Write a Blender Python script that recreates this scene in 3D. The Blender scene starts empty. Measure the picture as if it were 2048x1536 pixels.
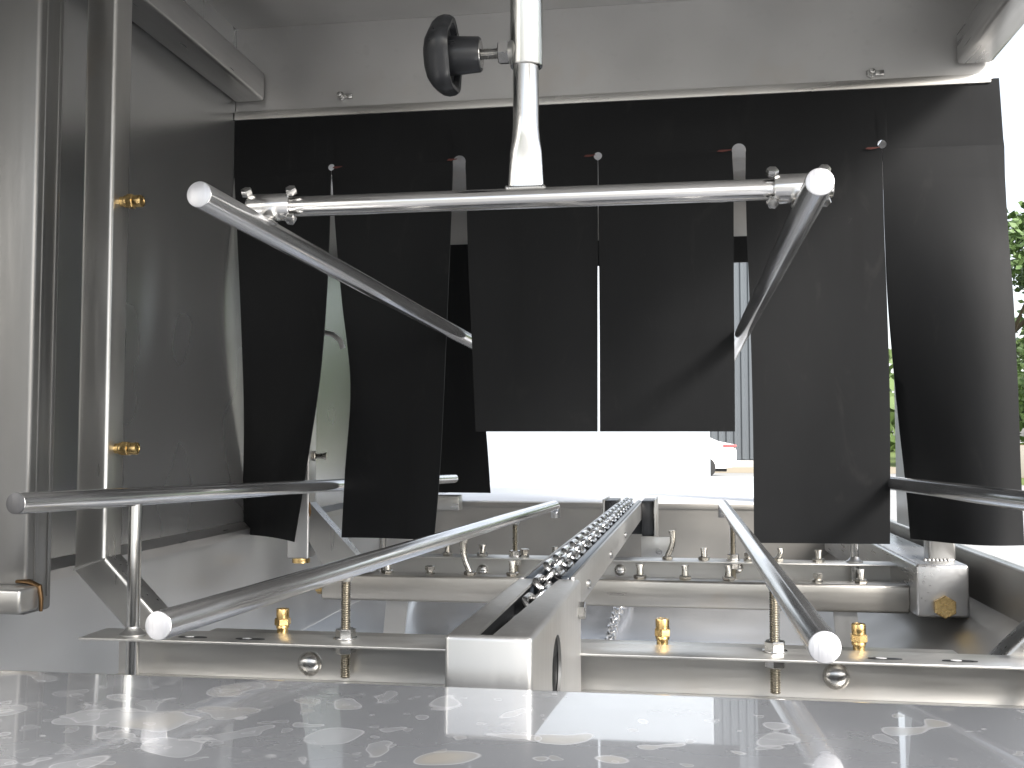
import bpy, bmesh, math, random
from mathutils import Vector, Matrix
random.seed(7)
S = bpy.context.scene
COL = S.collection
PI = math.pi

# ------------------------------------------------------------------ camera
F_PX, YAW, PITCH = 2048.0, math.atan(316/2048), math.atan(112/2048)
CAM = Vector((.135, 0, 0))
cd = bpy.data.cameras.new('camera'); cam = bpy.data.objects.new('camera', cd); COL.objects.link(cam)
cam.location = CAM; cam.rotation_euler = (PI/2+PITCH, 0, YAW)
cd.sensor_width = 36; cd.lens = 36; cd.clip_start = .02; cd.clip_end = 2000
S.camera = cam

# ------------------------------------------------------------------ light
SUN = Vector((.60, -.56, .52)).normalized()          # direction towards the sun
elev = math.asin(SUN.z); azim = math.atan2(SUN.x, SUN.y)
w = bpy.data.worlds.new('World'); S.world = w; w.use_nodes = True
nt = w.node_tree; nt.nodes.clear()
sky = nt.nodes.new('ShaderNodeTexSky'); sky.sky_type = 'NISHITA'; sky.sun_disc = False
sky.sun_elevation = elev; sky.sun_rotation = azim; sky.dust_density = 2.2; sky.air_density = 1.0; sky.ozone_density = 1
hs = nt.nodes.new('ShaderNodeHueSaturation'); hs.inputs['Saturation'].default_value = .36
bg = nt.nodes.new('ShaderNodeBackground'); bg.inputs['Strength'].default_value = .15
wo = nt.nodes.new('ShaderNodeOutputWorld')
nt.links.new(sky.outputs[0], hs.inputs['Color']); nt.links.new(hs.outputs[0], bg.inputs[0]); nt.links.new(bg.outputs[0], wo.inputs[0])
sd = bpy.data.lights.new('sun', 'SUN'); sun = bpy.data.objects.new('sun', sd); COL.objects.link(sun)
sd.energy = 2.3; sd.angle = math.radians(13); sd.color = (1, .955, .905)
sun.rotation_euler = SUN.to_track_quat('Z', 'Y').to_euler(); sun.location = SUN*20
S.view_settings.view_transform = 'Standard'; S.view_settings.look = 'None'
S.view_settings.exposure = 1.36; S.view_settings.gamma = 1; S.view_settings.use_curve_mapping = False
S.cycles.max_bounces = 14; S.cycles.glossy_bounces = 8; S.cycles.diffuse_bounces = 5
S.cycles.sample_clamp_indirect = 2.5; S.cycles.blur_glossy = 1.0; S.cycles.use_denoising = True; S.cycles.denoising_prefilter = 'ACCURATE'; S.cycles.adaptive_threshold = .006; S.cycles.caustics_reflective = True

# where a feature measured in the photograph meets the plane Y = const
_F = Vector((-math.sin(YAW)*math.cos(PITCH), math.cos(YAW)*math.cos(PITCH), math.sin(PITCH)))
_R = Vector((math.cos(YAW), math.sin(YAW), 0)); _U = _R.cross(_F)
def at(px, py, Y):
    d = _F+_R*((px-1024)/F_PX)-_U*((py-768)/F_PX)
    return CAM+d*(Y/d.y)

# ------------------------------------------------------------------ helpers
WL = {}                                               # world location of unrotated parents
def setp(o, label=None, cat=None, group=None, kind=None):
    if label: o['label'] = label
    if cat: o['category'] = cat
    if group: o['group'] = group
    if kind: o['kind'] = kind
    return o
def thing(name, loc, label, cat, group=None, rotz=0):
    o = bpy.data.objects.new(name, None); COL.objects.link(o); o.empty_display_size = .05
    o.location = loc; o.rotation_euler = (0, 0, rotz); WL[o.name] = Vector(loc)
    return setp(o, label, cat, group)
def dup(o, parent=None, loc=None):
    c = o.copy(); COL.objects.link(c)
    if parent: c.parent = parent
    if loc is not None: c.location = loc
    for ch in list(o.children): dup(ch, c)
    return c

class MB:
    def __init__(s): s.bm = bmesh.new()
    def box(s, x0, x1, y0, y1, z0, z1, bev=0, seg=2, M=None):
        r = bmesh.ops.create_cube(s.bm, size=1)
        vs = r['verts']
        for v in vs:
            v.co = Vector((x0+(v.co.x+.5)*(x1-x0), y0+(v.co.y+.5)*(y1-y0), z0+(v.co.z+.5)*(z1-z0)))
        if M is not None:
            for v in vs: v.co = M @ v.co
        if bev:
            es = list({e for v in vs for e in v.link_edges})
            bmesh.ops.bevel(s.bm, geom=es, offset=bev, segments=seg, profile=.5, affect='EDGES')
        return s
    def loft(s, secs, cap=True, closed=True):
        rows = [[s.bm.verts.new(p) for p in sec] for sec in secs]
        n = len(rows[0])
        for a, b in zip(rows, rows[1:]):
            for i in range(n if closed else n-1):
                j = (i+1) % n
                s.bm.faces.new((a[i], a[j], b[j], b[i]))
        if cap:
            s.bm.faces.new(rows[0][::-1]); s.bm.faces.new(rows[-1])
        return s
    def lathe(s, p, axis, prof, n=32, mod=None, rot=0, cap=True):
        ax = Vector(axis).normalized(); p = Vector(p)
        q = Vector((0, 0, 1)) if abs(ax.z) < .9 else Vector((1, 0, 0))
        u = (q-ax*q.dot(ax)).normalized(); v = ax.cross(u)
        secs = []
        for t, r in prof:
            secs.append([p+ax*t+(u*math.cos(a)+v*math.sin(a))*(r*(mod(a, t) if mod else 1)) for a in (rot+2*PI*i/n for i in range(n))])
        return s.loft(secs, cap)
    def cyl(s, a, b, r, n=28, bev=0, r2=None):
        a = Vector(a); b = Vector(b); L = (b-a).length; r2 = r if r2 is None else r2
        if bev: prof = [(0, r-bev), (bev*.3, r-bev*.3), (bev, r), (L-bev, r2), (L-bev*.3, r2-bev*.3), (L, r2-bev)]
        else: prof = [(0, r), (L, r2)]
        return s.lathe(a, b-a, prof, n)
    def hexn(s, a, b, r, bev=.0008, rot=0):
        a = Vector(a); b = Vector(b); L = (b-a).length
        return s.lathe(a, b-a, [(0, r-bev), (bev, r), (L-bev, r), (L, r-bev)], 6, rot=rot)
    def thread(s, a, b, r, pitch=.0028, n=16):
        a = Vector(a); b = Vector(b); L = (b-a).length; k = int(L/pitch); prof = []
        for i in range(k): prof += [(i*pitch, r*.80), ((i+.5)*pitch, r)]
        prof.append((L, r*.80)); return s.lathe(a, b-a, prof, n)
    def path(s, pts, r, n=16, cap=True, rz=None):
        pts = [Vector(p) for p in pts]; secs = []; u = None
        for i, p in enumerate(pts):
            t = (pts[min(i+1, len(pts)-1)]-pts[max(i-1, 0)]).normalized()
            if u is None: u = (Vector((0, 0, 1)) if abs(t.z) < .9 else Vector((1, 0, 0)))
            u = (u-t*u.dot(t)).normalized(); v = t.cross(u)
            ri = r[i] if isinstance(r, (list, tuple)) else r
            secs.append([p+(u*math.cos(2*PI*k/n)+v*math.sin(2*PI*k/n))*ri for k in range(n)])
        return s.loft(secs, cap)
    def prism(s, pts, d):                              # polygon pts extruded by vector d
        d = Vector(d); return s.loft([[Vector(p) for p in pts], [Vector(p)+d for p in pts]])
    def torus(s, c, axis, R, r, n=20, m=8):
        c = Vector(c); ax = Vector(axis).normalized()
        q = Vector((0, 0, 1)) if abs(ax.z) < .9 else Vector((1, 0, 0))
        u = (q-ax*q.dot(ax)).normalized(); v = ax.cross(u); rows = []
        for i in range(n):
            d = u*math.cos(2*PI*i/n)+v*math.sin(2*PI*i/n)
            rows.append([s.bm.verts.new(c+d*(R+r*math.cos(2*PI*k/m))+ax*(r*math.sin(2*PI*k/m))) for k in range(m)])
        for i in range(n):
            a, b = rows[i], rows[(i+1) % n]
            for k in range(m): s.bm.faces.new((a[k], a[(k+1) % m], b[(k+1) % m], b[k]))
        return s
    def sq(s, pts, hw, hd, dirs='xz', rad=.006):       # square tube along a path lying in an X-Z plane, mitred
        pts = [Vector(p) for p in pts]; secs = []
        for i, p in enumerate(pts):
            t0 = (pts[i]-pts[i-1]).normalized() if i else (pts[1]-pts[0]).normalized()
            t1 = (pts[i+1]-pts[i]).normalized() if i < len(pts)-1 else t0
            n0 = Vector((t0.z, 0, -t0.x)); n1 = Vector((t1.z, 0, -t1.x))
            m = (n0+n1).normalized(); k = 1/max(.3, m.dot(n0)); sec = []
            for cx, cy in ((1, 1), (-1, 1), (-1, -1), (1, -1)):
                for a in (0, 22.5, 45, 67.5, 90):
                    ang = math.radians(a)+{(1, 1): 0, (-1, 1): PI/2, (-1, -1): PI, (1, -1): 1.5*PI}[(cx, cy)]
                    lx = cx*(hw-rad)+rad*math.cos(ang); ly = cy*(hd-rad)+rad*math.sin(ang)
                    sec.append(p+m*(lx*k)+Vector((0, 1, 0))*ly)
            secs.append(sec)
        return s.loft(secs)
    def build(s, name, mat, parent=None, loc=None, local=False, label=None, sharp=35):
        me = bpy.data.meshes.new(name)
        bmesh.ops.recalc_face_normals(s.bm, faces=s.bm.faces)
        org = Vector((0, 0, 0))
        if not local:
            org = Vector(loc) if loc is not None else (WL[parent.name] if parent else s.centre())
            for v in s.bm.verts: v.co -= org
        s.bm.to_mesh(me); s.bm.free()
        me.polygons.foreach_set('use_smooth', [True]*len(me.polygons))
        try: me.set_sharp_from_angle(angle=math.radians(sharp))
        except Exception: pass
        me.materials.append(mat); me.update()
        o = bpy.data.objects.new(name, me); COL.objects.link(o)
        if parent: o.parent = parent
        if not local:
            o.location = org-(WL[parent.name] if parent else Vector((0, 0, 0)))
            WL[o.name] = org
        else: WL[o.name] = WL.get(parent.name, Vector((0, 0, 0))) if parent else Vector((0, 0, 0))
        if label: o['label'] = label
        return o
    def centre(s):
        xs = [v.co for v in s.bm.verts]
        return Vector(((min(p.x for p in xs)+max(p.x for p in xs))/2, (min(p.y for p in xs)+max(p.y for p in xs))/2, min(p.z for p in xs)))

# ------------------------------------------------------------------ materials
class NT:
    def __init__(s, name):
        s.m = bpy.data.materials.new(name); s.m.use_nodes = True; s.t = s.m.node_tree; s.t.nodes.clear()
        s.out = s.n('ShaderNodeOutputMaterial'); s.b = s.n('ShaderNodeBsdfPrincipled'); s.l(s.b.outputs[0], s.out.inputs[0])
        s.tc = s.n('ShaderNodeTexCoord')
    def n(s, k, **kw):
        x = s.t.nodes.new(k)
        for a, b in kw.items(): setattr(x, a, b)
        return x
    def l(s, a, b): s.t.links.new(a, b)
    def set(s, **kw):
        for k, v in kw.items():
            s.b.inputs[k.replace('_', ' ')].default_value = v if not isinstance(v, tuple) or len(v) == 4 else (*v, 1)
        return s
    def noise(s, scale, detail=4, rough=.55, stretch=(1, 1, 1), off=(0, 0, 0), dist=0):
        mp = s.n('ShaderNodeMapping'); mp.inputs['Scale'].default_value = stretch; mp.inputs['Location'].default_value = off
        s.l(s.tc.outputs['Object'], mp.inputs[0])
        x = s.n('ShaderNodeTexNoise'); x.inputs['Scale'].default_value = scale; x.inputs['Detail'].default_value = detail
        x.inputs['Roughness'].default_value = rough; x.inputs['Distortion'].default_value = dist
        s.l(mp.outputs[0], x.inputs['Vector']); return x.outputs[0]
    def ramp(s, f, stops, interp='LINEAR'):
        r = s.n('ShaderNodeValToRGB'); r.color_ramp.interpolation = interp
        e = r.color_ramp.elements
        while len(e) < len(stops): e.new(.5)
        for el, (p, c) in zip(e, stops):
            el.position = p; el.color = (c, c, c, 1) if not isinstance(c, tuple) else (*c, 1)
        s.l(f, r.inputs[0]); return r.outputs[0]
    def rng(s, f, a, b, c, d):
        m = s.n('ShaderNodeMapRange'); s.l(f, m.inputs[0])
        for i, v in enumerate((a, b, c, d)): m.inputs[i+1].default_value = v
        return m.outputs[0]
    def math(s, op, a, b):
        m = s.n('ShaderNodeMath', operation=op)
        for i, v in enumerate((a, b)):
            if isinstance(v, (int, float)): m.inputs[i].default_value = v
            else: s.l(v, m.inputs[i])
        return m.outputs[0]
    def mix(s, f, a, b):
        m = s.n('ShaderNodeMix', data_type='RGBA')
        if isinstance(f, (int, float)): m.inputs[0].default_value = f
        else: s.l(f, m.inputs[0])
        for i, v in ((6, a), (7, b)):
            if isinstance(v, tuple): m.inputs[i].default_value = (*v, 1)
            else: s.l(v, m.inputs[i])
        return m.outputs[2]
    def bump(s, h, strength, dist=.001):
        b = s.n('ShaderNodeBump'); b.inputs['Strength'].default_value = strength; b.inputs['Distance'].default_value = dist
        s.l(h, b.inputs['Height']); s.l(b.outputs[0], s.b.inputs['Normal'])

def steel(name, base=(.56, .55, .53), rough=.3, stretch=(1, 1, 1), fine=60, var=.12, bump=.08, smudge=.25, wave=0, metallic=1.0, tint=0, spots_amt=.05):
    k = NT(name); k.set(Metallic=metallic)
    big = k.noise(4, 2, .5, off=(random.random()*9, 3, 1))
    fin = k.noise(fine, 1, .5, stretch)
    spots = k.noise(38, 3, .55, off=(4, random.random()*9, 2))
    dark = tuple(c*(1-smudge) for c in base)
    c = k.mix(k.ramp(big, [(.3, 1.0), (.65, 0.0)]), base, dark)
    c = k.mix(k.ramp(spots, [(.60, 0.0), (.78, spots_amt)]), c, tuple(x*.72 for x in base)) if spots_amt else c
    if tint:
        c = k.mix(k.ramp(k.noise(7, 3, .5, off=(1, 7, random.random()*5)), [(.62, 0.0), (.74, tint)]), c, (.42, .30, .17))
    k.l(c, k.b.inputs['Base Color'])
    r = k.math('ADD', k.rng(fin, .3, .7, rough-var*.4, rough+var*.4), k.rng(big, .3, .7, -var*.4, var*.4))
    k.l(r, k.b.inputs['Roughness'])
    h = fin
    if wave:
        h = k.math('ADD', k.math('MULTIPLY', fin, .1), k.math('MULTIPLY', k.noise(3.0, 2, .4), wave))
    if bump > .005: k.bump(h, bump, .002 if not wave else .01)
    return k.m

M = {}
M['sheet'] = steel('brushed_sheet', (.55, .555, .56), .36, (1, 1, 6), 4, bump=0, metallic=.78)
M['sheet_x'] = steel('mill_sheet', (.55, .545, .535), .40, (1, 1, 1), 9, bump=0, smudge=.2, tint=.12, metallic=.80, spots_amt=.30)
M['wall'] = steel('wall_sheet', (.50, .505, .505), .26, (1, 1, .2), 3, var=.04, bump=0, smudge=.08, metallic=.82, spots_amt=0)
M['apron'] = steel('apron_sheet', (.40, .385, .36), .42, (1, 1, 1), 9, bump=0, metallic=.9)
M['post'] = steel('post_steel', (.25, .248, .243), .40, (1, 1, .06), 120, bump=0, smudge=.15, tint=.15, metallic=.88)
M['tube'] = steel('tube_steel', (.50, .495, .48), .34, (1, 1, .06), 140, bump=0, smudge=.2, tint=.25, metallic=.87)
M['tube_x'] = steel('beam_steel', (.55, .54, .515), .34, (.06, 1, 1), 140, bump=0, smudge=.2, tint=.2, metallic=.86)
M['beam'] = steel('cross_beam_steel', (.46, .44, .405), .34, (.06, 1, 1), 140, bump=0, smudge=.2, tint=.2, metallic=.9)
M['chan'] = steel('channel_steel', (.66, .65, .625), .36, (.06, 1, 1), 140, bump=0, smudge=.15, tint=.15, metallic=.82)
M['tube_y'] = steel('rail_steel', (.52, .515, .51), .32, (1, .06, 1), 140, bump=0, smudge=.2, metallic=.86)
M['rod'] = steel('polished_rod', (.80, .80, .80), .20, (1, .04, 1), 90, var=.10, bump=0, smudge=.18, tint=.06, metallic=.93, spots_amt=.12)
M['rod_x'] = steel('polished_bar', (.70, .69, .675), .17, (.05, 1, 1), 140, var=.08, bump=.01, smudge=.15, tint=.15)
M['rod_z'] = steel('polished_stem', (.68, .675, .66), .18, (1, 1, .05), 140, var=.08, bump=.01, smudge=.15)
M['saw'] = steel('sawn_end', (.66, .66, .68), .42, (1, 1, .08), 300, bump=.2, smudge=.25, metallic=.75, spots_amt=.3)
M['shaded_end'] = steel('shaded_sawn_end', (.13, .13, .135), .45, (1, 1, .08), 300, bump=.2, smudge=.3, metallic=.8)  # dark reflection on the outer left rod end, put into the base colour
M['bolt'] = steel('bolt_steel', (.60, .595, .58), .26, (1, 1, 1), 90, bump=.02, smudge=.25)
M['stud'] = steel('stud_steel', (.44, .41, .35), .28, (1, 1, 1), 90, bump=.02, smudge=.2)
M['nozzle'] = steel('nozzle_steel', (.46, .44, .40), .27, (1, 1, 1), 90, bump=.02, smudge=.25)
M['chain'] = steel('chain_steel', (.88, .875, .87), .24, (1, 1, 1), 60, var=.05, bump=0, smudge=.2, metallic=1)
M['tray'] = steel('tray_sheet', (.82, .85, .90), .22, (1, 1, 1), 2, var=.06, bump=.025, smudge=.15, wave=.4, metallic=.75, spots_amt=.02)
M['housing'] = steel('satin_sheet', (.58, .575, .565), .40, (1, 1, .08), 140, bump=0, smudge=.14, metallic=.92)
M['brown'] = steel('heat_stain', (.20, .125, .065), .4, (1, 1, 1), 60, smudge=.5)
k = NT('brass'); k.set(Metallic=1.0)
k.l(k.mix(k.ramp(k.noise(160, 4), [(.45, 0.0), (.70, .7)]), (.74, .53, .24), (.52, .34, .14)), k.b.inputs['Base Color'])
k.l(k.rng(k.noise(90, 3), .3, .7, .18, .36), k.b.inputs['Roughness']); M['brass'] = k.m
k = NT('black_rubber'); sm = k.noise(6, 7, .65, (1, 1, .35)); fn = k.noise(900, 2)
sc = k.noise(60, 6, .75, (.35, 1, 1.0), off=(3, 1, 5), dist=1.5)
c = k.mix(k.ramp(sm, [(.35, 0.0), (.7, 1.0)]), (.0064, .0068, .0074), (.0090, .0095, .0102))
c = k.mix(k.ramp(sc, [(.66, 0.0), (.74, .22)]), c, (.045, .044, .042))
vs_ = k.noise(11, 4, .7, (1, 1, .09), off=(6, 2, 1), dist=.6); sc2 = k.noise(14, 4, .65, (1.4, 1, .5), off=(1, 8, 4), dist=.8)
c = k.mix(k.ramp(vs_, [(.55, 0.0), (.72, .32)]), c, (.004, .004, .004))
c = k.mix(k.ramp(sc2, [(.60, 0.0), (.72, .35)]), c, (.022, .0215, .021))
k.l(c, k.b.inputs['Base Color']); k.l(k.math('ADD', k.rng(vs_, .3, .7, -.03, .03), k.rng(sm, .3, .7, .50, .62)), k.b.inputs['Roughness']); k.set(Specular_IOR_Level=.15); k.bump(fn, .12, .0006); M['rubber'] = k.m
k = NT('black_plastic'); k.set(Base_Color=(.016, .017, .019)); k.l(k.rng(k.noise(70, 4), .3, .7, .26, .42), k.b.inputs['Roughness']); k.bump(k.noise(500, 3), .12, .0006); M['plastic'] = k.m
k = NT('wear_plastic'); k.set(Base_Color=(.03, .036, .045), Roughness=.28); k.bump(k.noise(200, 2), .05); M['wear'] = k.m
k = NT('red_crayon'); k.set(Base_Color=(.085, .018, .013), Roughness=.7); M['red_mark'] = k.m

# stained shelf: film-covered polished sheet with dried water marks, each a pale patch with a brighter rim
k = NT('stained_shelf')
wob = k.noise(9, 4, .6, (1, 1.6, 1))
big = k.noise(2.6, 2, .5, off=(5.3, 1, 0))
sx = k.n('ShaderNodeSeparateXYZ'); k.l(k.tc.outputs['Object'], sx.inputs[0])
side = k.math('ADD', k.rng(sx.outputs[0], -.45, .25, .034, -.085), k.math('MULTIPLY', k.math('SUBTRACT', big, .5), .22))
cream = k.ramp(k.noise(5.5, 2, .5, off=(8, 3, 0)), [(.46, 0.0), (.56, 1.0)])
c = k.mix(wob, (.295, .305, .325), (.315, .325, .342))
mask = None
for sc_, off, dist, t0, amt, fil in ((17, (2, 5, 0), .10, .612, .8, .5), (30, (7, 1, 3), .1, .632, .8, .28), (58, (3, 9, 1), .1, .665, .7, .2)):
    lv = k.math('ADD', k.noise(sc_, .8, .4, off=off, dist=dist), side)
    ri_ = k.ramp(lv, [(t0-.006, 0.0), (t0+.003, amt), (t0+.014, amt*.2), (t0+.06, 0.0)])
    pa = k.ramp(lv, [(t0-.002, 0.0), (t0+.004, fil*.5), (t0+.07, fil)])
    c = k.mix(pa, c, k.mix(cream, (.40, .41, .425), (.50, .45, .35)))
    c = k.mix(ri_, c, (.60, .61, .63))
    mask = pa if mask is None else k.math('MAXIMUM', mask, pa)
dust = k.ramp(k.noise(210, 2, .5), [(.68, 0.0), (.74, .35)])
c = k.mix(dust, c, (.5, .5, .5))
k.l(c, k.b.inputs['Base Color'])
k.l(k.math('SUBTRACT', .22, k.math('MULTIPLY', mask, .4)), k.b.inputs['Metallic'])
k.l(k.rng(wob, .3, .7, .20, .30), k.b.inputs['Roughness'])
k.l(k.math('ADD', .03, k.math('MULTIPLY', mask, .25)), k.b.inputs['Coat Roughness'])
k.set(Coat_Weight=1.0, Coat_IOR=1.5, Specular_IOR_Level=.1); M['shelf'] = k.m
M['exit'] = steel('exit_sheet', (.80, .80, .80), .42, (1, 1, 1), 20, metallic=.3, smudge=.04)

k = NT('concrete'); a = k.noise(.6, 8, .6); k.l(k.mix(a, (.35, .35, .34), (.47, .465, .455)), k.b.inputs['Base Color']); k.set(Roughness=.9); k.bump(k.noise(30, 5), .3, .01); M['concrete'] = k.m
k = NT('lawn'); a = k.noise(1.2, 8, .7); k.l(k.mix(a, (.10, .15, .03), (.20, .25, .07)), k.b.inputs['Base Color']); k.set(Roughness=.95); k.bump(k.noise(40, 5), .6, .03); M['lawn'] = k.m
k = NT('gravel'); a = k.noise(6, 8, .7); k.l(k.mix(a, (.36, .30, .21), (.48, .42, .32)), k.b.inputs['Base Color']); k.set(Roughness=.95); M['gravel'] = k.m
for nm, c0, c1 in (('leaf_a', (.07, .13, .04), (.16, .24, .085)), ('leaf_b', (.09, .15, .045), (.19, .26, .10))):
    k = NT(nm); k.l(k.mix(k.noise(1.4, 5, .7), c0, c1), k.b.inputs['Base Color']); k.set(Roughness=.55, Subsurface_Weight=0.0)
    k.b.inputs['Transmission Weight'].default_value = 0; M[nm] = k.m
k = NT('bark'); k.l(k.mix(k.noise(6, 6, .7, (1, 1, .2)), (.06, .045, .03), (.14, .11, .08)), k.b.inputs['Base Color']); k.set(Roughness=.9); k.bump(k.noise(14, 6, .7, (1, 1, .2)), .6, .05); M['bark'] = k.m
k = NT('grey_cladding'); k.l(k.mix(k.noise(1.5, 6, .6, (1, 1, .2)), (.085, .097, .11), (.115, .13, .145)), k.b.inputs['Base Color']); k.set(Roughness=.45); M['clad'] = k.m
k = NT('white_paint'); k.l(k.mix(k.noise(1.5, 6, .6, (1, 1, .3)), (.37, .405, .44), (.42, .455, .49)), k.b.inputs['Base Color']); k.set(Roughness=.35); M['white'] = k.m
k = NT('car_paint'); k.set(Base_Color=(.82, .82, .82), Roughness=.25, Coat_Weight=.6); M['car'] = k.m
k = NT('dark_glass'); k.set(Base_Color=(.02, .025, .03), Roughness=.06); M['glass'] = k.m
k = NT('tail_lamp'); k.set(Base_Color=(.40, .10, .10), Roughness=.25); M['lamp'] = k.m
k = NT('tyre'); k.l(k.mix(k.noise(20, 4), (.02, .02, .02), (.035, .035, .035)), k.b.inputs['Base Color']); k.set(Roughness=.8); M['tyre'] = k.m
k = NT('red_brick'); br = k.n('ShaderNodeTexBrick'); br.inputs['Scale'].default_value = 5; br.inputs['Color1'].default_value = (.30, .11, .08, 1); br.inputs['Color2'].default_value = (.24, .09, .07, 1); br.inputs['Mortar'].default_value = (.35, .32, .28, 1)
k.l(k.tc.outputs['Object'], br.inputs[0]); k.l(br.outputs[0], k.b.inputs['Base Color']); k.set(Roughness=.9); M['brick'] = k.m

# ================================================================== SETTING
GZ = -1.15
def sheet(name, x0, x1, y0, y1, z, m):
    o = MB(); v = [o.bm.verts.new(p) for p in ((x0, y0, z), (x1, y0, z), (x1, y1, z), (x0, y1, z))]; o.bm.faces.new(v)
    ob = o.build(name, m, loc=(0, 0, z)); ob['kind'] = 'structure'; return ob
sheet('ground', -700, 700, -700, 900, GZ, M['concrete'])
sheet('lawn', 9, 160, 18, 170, GZ+.004, M['lawn'])
sheet('lawn_strip', -160, -14, -60, 170, GZ+.004, M['lawn'])
sheet('gravel_verge', -30, 9.5, 36.5, 46, GZ+.008, M['gravel'])

# corrugated building
b = thing('metal_building', (0, 44, GZ), 'tall grey building with vertical ribbed metal cladding seen through the slot right of centre', 'building')
o = MB(); x = -14.0; prof = []
while x < 7.2:
    prof += [(x, 0), (x+.12, -.0), (x+.16, -.06), (x+.28, -.06)]; x += .32
def rib_wall(o, prof, y0, z0, z1):
    lo = [o.bm.verts.new((px, y0+dy, z0)) for px, dy in prof]; hi = [o.bm.verts.new((px, y0+dy, z1)) for px, dy in prof]
    for i in range(len(prof)-1): o.bm.faces.new((lo[i], lo[i+1], hi[i+1], hi[i]))
rib_wall(o, prof, 44, GZ+.35, 9.5)
o.box(-14, 7.2, 44.02, 62, GZ+.3, 9.45)
o.build('wall', M['clad'], b, sharp=20)
MB().box(-14.3, 7.5, 43.6, 62.4, 9.5, 9.9, .05).build('roof', M['white'], b)
MB().box(-14.05, 7.25, 43.9, 62.05, GZ, GZ+.3, .02).build('foundation', M['concrete'], b)
MB().box(-4, -.5, 43.88, 43.93, GZ+.3, 3, .02).build('shutter_door', M['white'], b)

# white box trailer right behind the machine
t = thing('box_trailer', (-.9, 12, GZ), 'plain white box trailer parked straight behind the machine outlet', 'trailer')
MB().box(-3.6, .59, 12, 14.4, -.62, 2.45, .03).build('body', M['white'], t)
MB().box(-3.58, .57, 12.02, 14.38, -.72, -.622, .02).build('chassis', M['bolt'], t)
for wx in (-2.9, -2.0):
    for wy in (12.15, 14.05):
        wh = MB().lathe((wx, wy, GZ+.36), (0, 1, 0), [(0, .25), (.02, .34), (.05, .36), (.17, .36), (.2, .34), (.22, .25)], 28).build('wheel', M['tyre'], t)
        MB().lathe((wx, wy-.006, GZ+.36), (0, 1, 0), [(0, .1), (.01, .2), (.03, .22)], 20).build('rim', M['bolt'], wh)
MB().box(.4, .48, 12.3, 12.38, GZ, -.72, .01).build('support_leg', M['bolt'], t)

# white car side-on beyond the trailer
YC = 32.0
c = thing('parked_car', (.6, YC, GZ), 'white parked car half hidden behind the white trailer, red tail lamp showing', 'car')
xr = at(1474, 900, YC).x; L = 4.5; x0 = xr-L
pf = [(0, .30), (.02, .62), (.25, .78), (1.15, .90), (1.85, 1.38), (3.2, 1.44), (3.95, 1.12), (4.42, 1.02), (4.5, .80), (4.48, .34), (4.2, .28), (.3, .28)]
def carsec(y, sc): return [(x0+2.25+(px-2.25)*(1-(1-sc)*.35), y, GZ+.28+(pz-.28)*(1 if pz < .95 else (.97 if sc < 1 else 1))) for px, pz in pf]
o = MB(); o.loft([carsec(YC, .9), carsec(YC+.12, 1), carsec(YC+1.6, 1), carsec(YC+1.72, .9)])
o.build('body', M['car'], c, sharp=50)
for seg in ([(1.35, .92), (1.95, 1.34), (2.45, 1.38), (2.45, .92)], [(2.53, .92), (2.53, 1.38), (3.15, 1.39), (3.7, 1.10), (3.6, .94)]):
    MB().prism([(x0+px, YC-.012, GZ+pz) for px, pz in seg], (0, .05, 0)).build('window', M['glass'], c)
MB().box(xr-.42, xr-.01, YC-.015, YC+.3, GZ+.93, GZ+1.01, .02).build('tail_light', M['lamp'], c)
MB().box(x0+.02, x0+.35, YC-.015, YC+.3, GZ+.64, GZ+.76, .02).build('headlight', M['glass'], c)
for wx in (.85, 3.55):
    for wy in (YC-.02, YC+1.52):
        wh = MB().lathe((x0+wx, wy, GZ+.32), (0, 1, 0), [(0, .2), (.02, .3), (.05, .32), (.17, .32), (.2, .3), (.22, .2)], 28).build('wheel', M['tyre'], c)
        MB().lathe((x0+wx, wy-.008, GZ+.32), (0, 1, 0), [(0, .06), (.012, .18), (.02, .2)], 20).build('rim', M['bolt'], wh)
MB().box(x0+.3, xr-.3, YC+.2, YC+1.5, GZ+.18, GZ+.30, .02).build('underbody', M['tyre'], c)

# brick planter wall at the right
MB().box(10.2, 17.5, 33, 33.5, GZ, -.15, .02).build('brick_wall', M['brick']); setp(bpy.data.objects['brick_wall'], 'low red brick wall on the lawn edge at far right', 'wall')

def leaf_crown(seed, R, H, n, mat):
    rnd = random.Random(seed); o = MB()
    clumps = []
    for i in range(26):
        a = rnd.random()*2*PI; h = rnd.random(); rr = R*(.25+.75*math.sin(PI*min(.97, .12+h*.8)))*math.sqrt(rnd.random())
        clumps.append((Vector((rr*math.cos(a), rr*math.sin(a), h*H)), R*(.22+.2*rnd.random())))
    for i in range(n):
        c0, cr = rnd.choice(clumps)
        d = Vector((rnd.gauss(0, 1), rnd.gauss(0, 1), rnd.gauss(0, 1))).normalized()*cr*(rnd.random()**.4)
        d.z *= .75; p = c0+d
        u = Vector((rnd.gauss(0, 1), rnd.gauss(0, 1), rnd.gauss(0, .6))).normalized(); q = u.cross(Vector((rnd.gauss(0, 1), rnd.gauss(0, 1), rnd.gauss(0, 1)))).normalized()
        s = .10+.16*rnd.random()
        o.bm.faces.new([o.bm.verts.new(p+x) for x in (-u*s, q*s*.55, u*s, -q*s*.55)])
    return o
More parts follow.
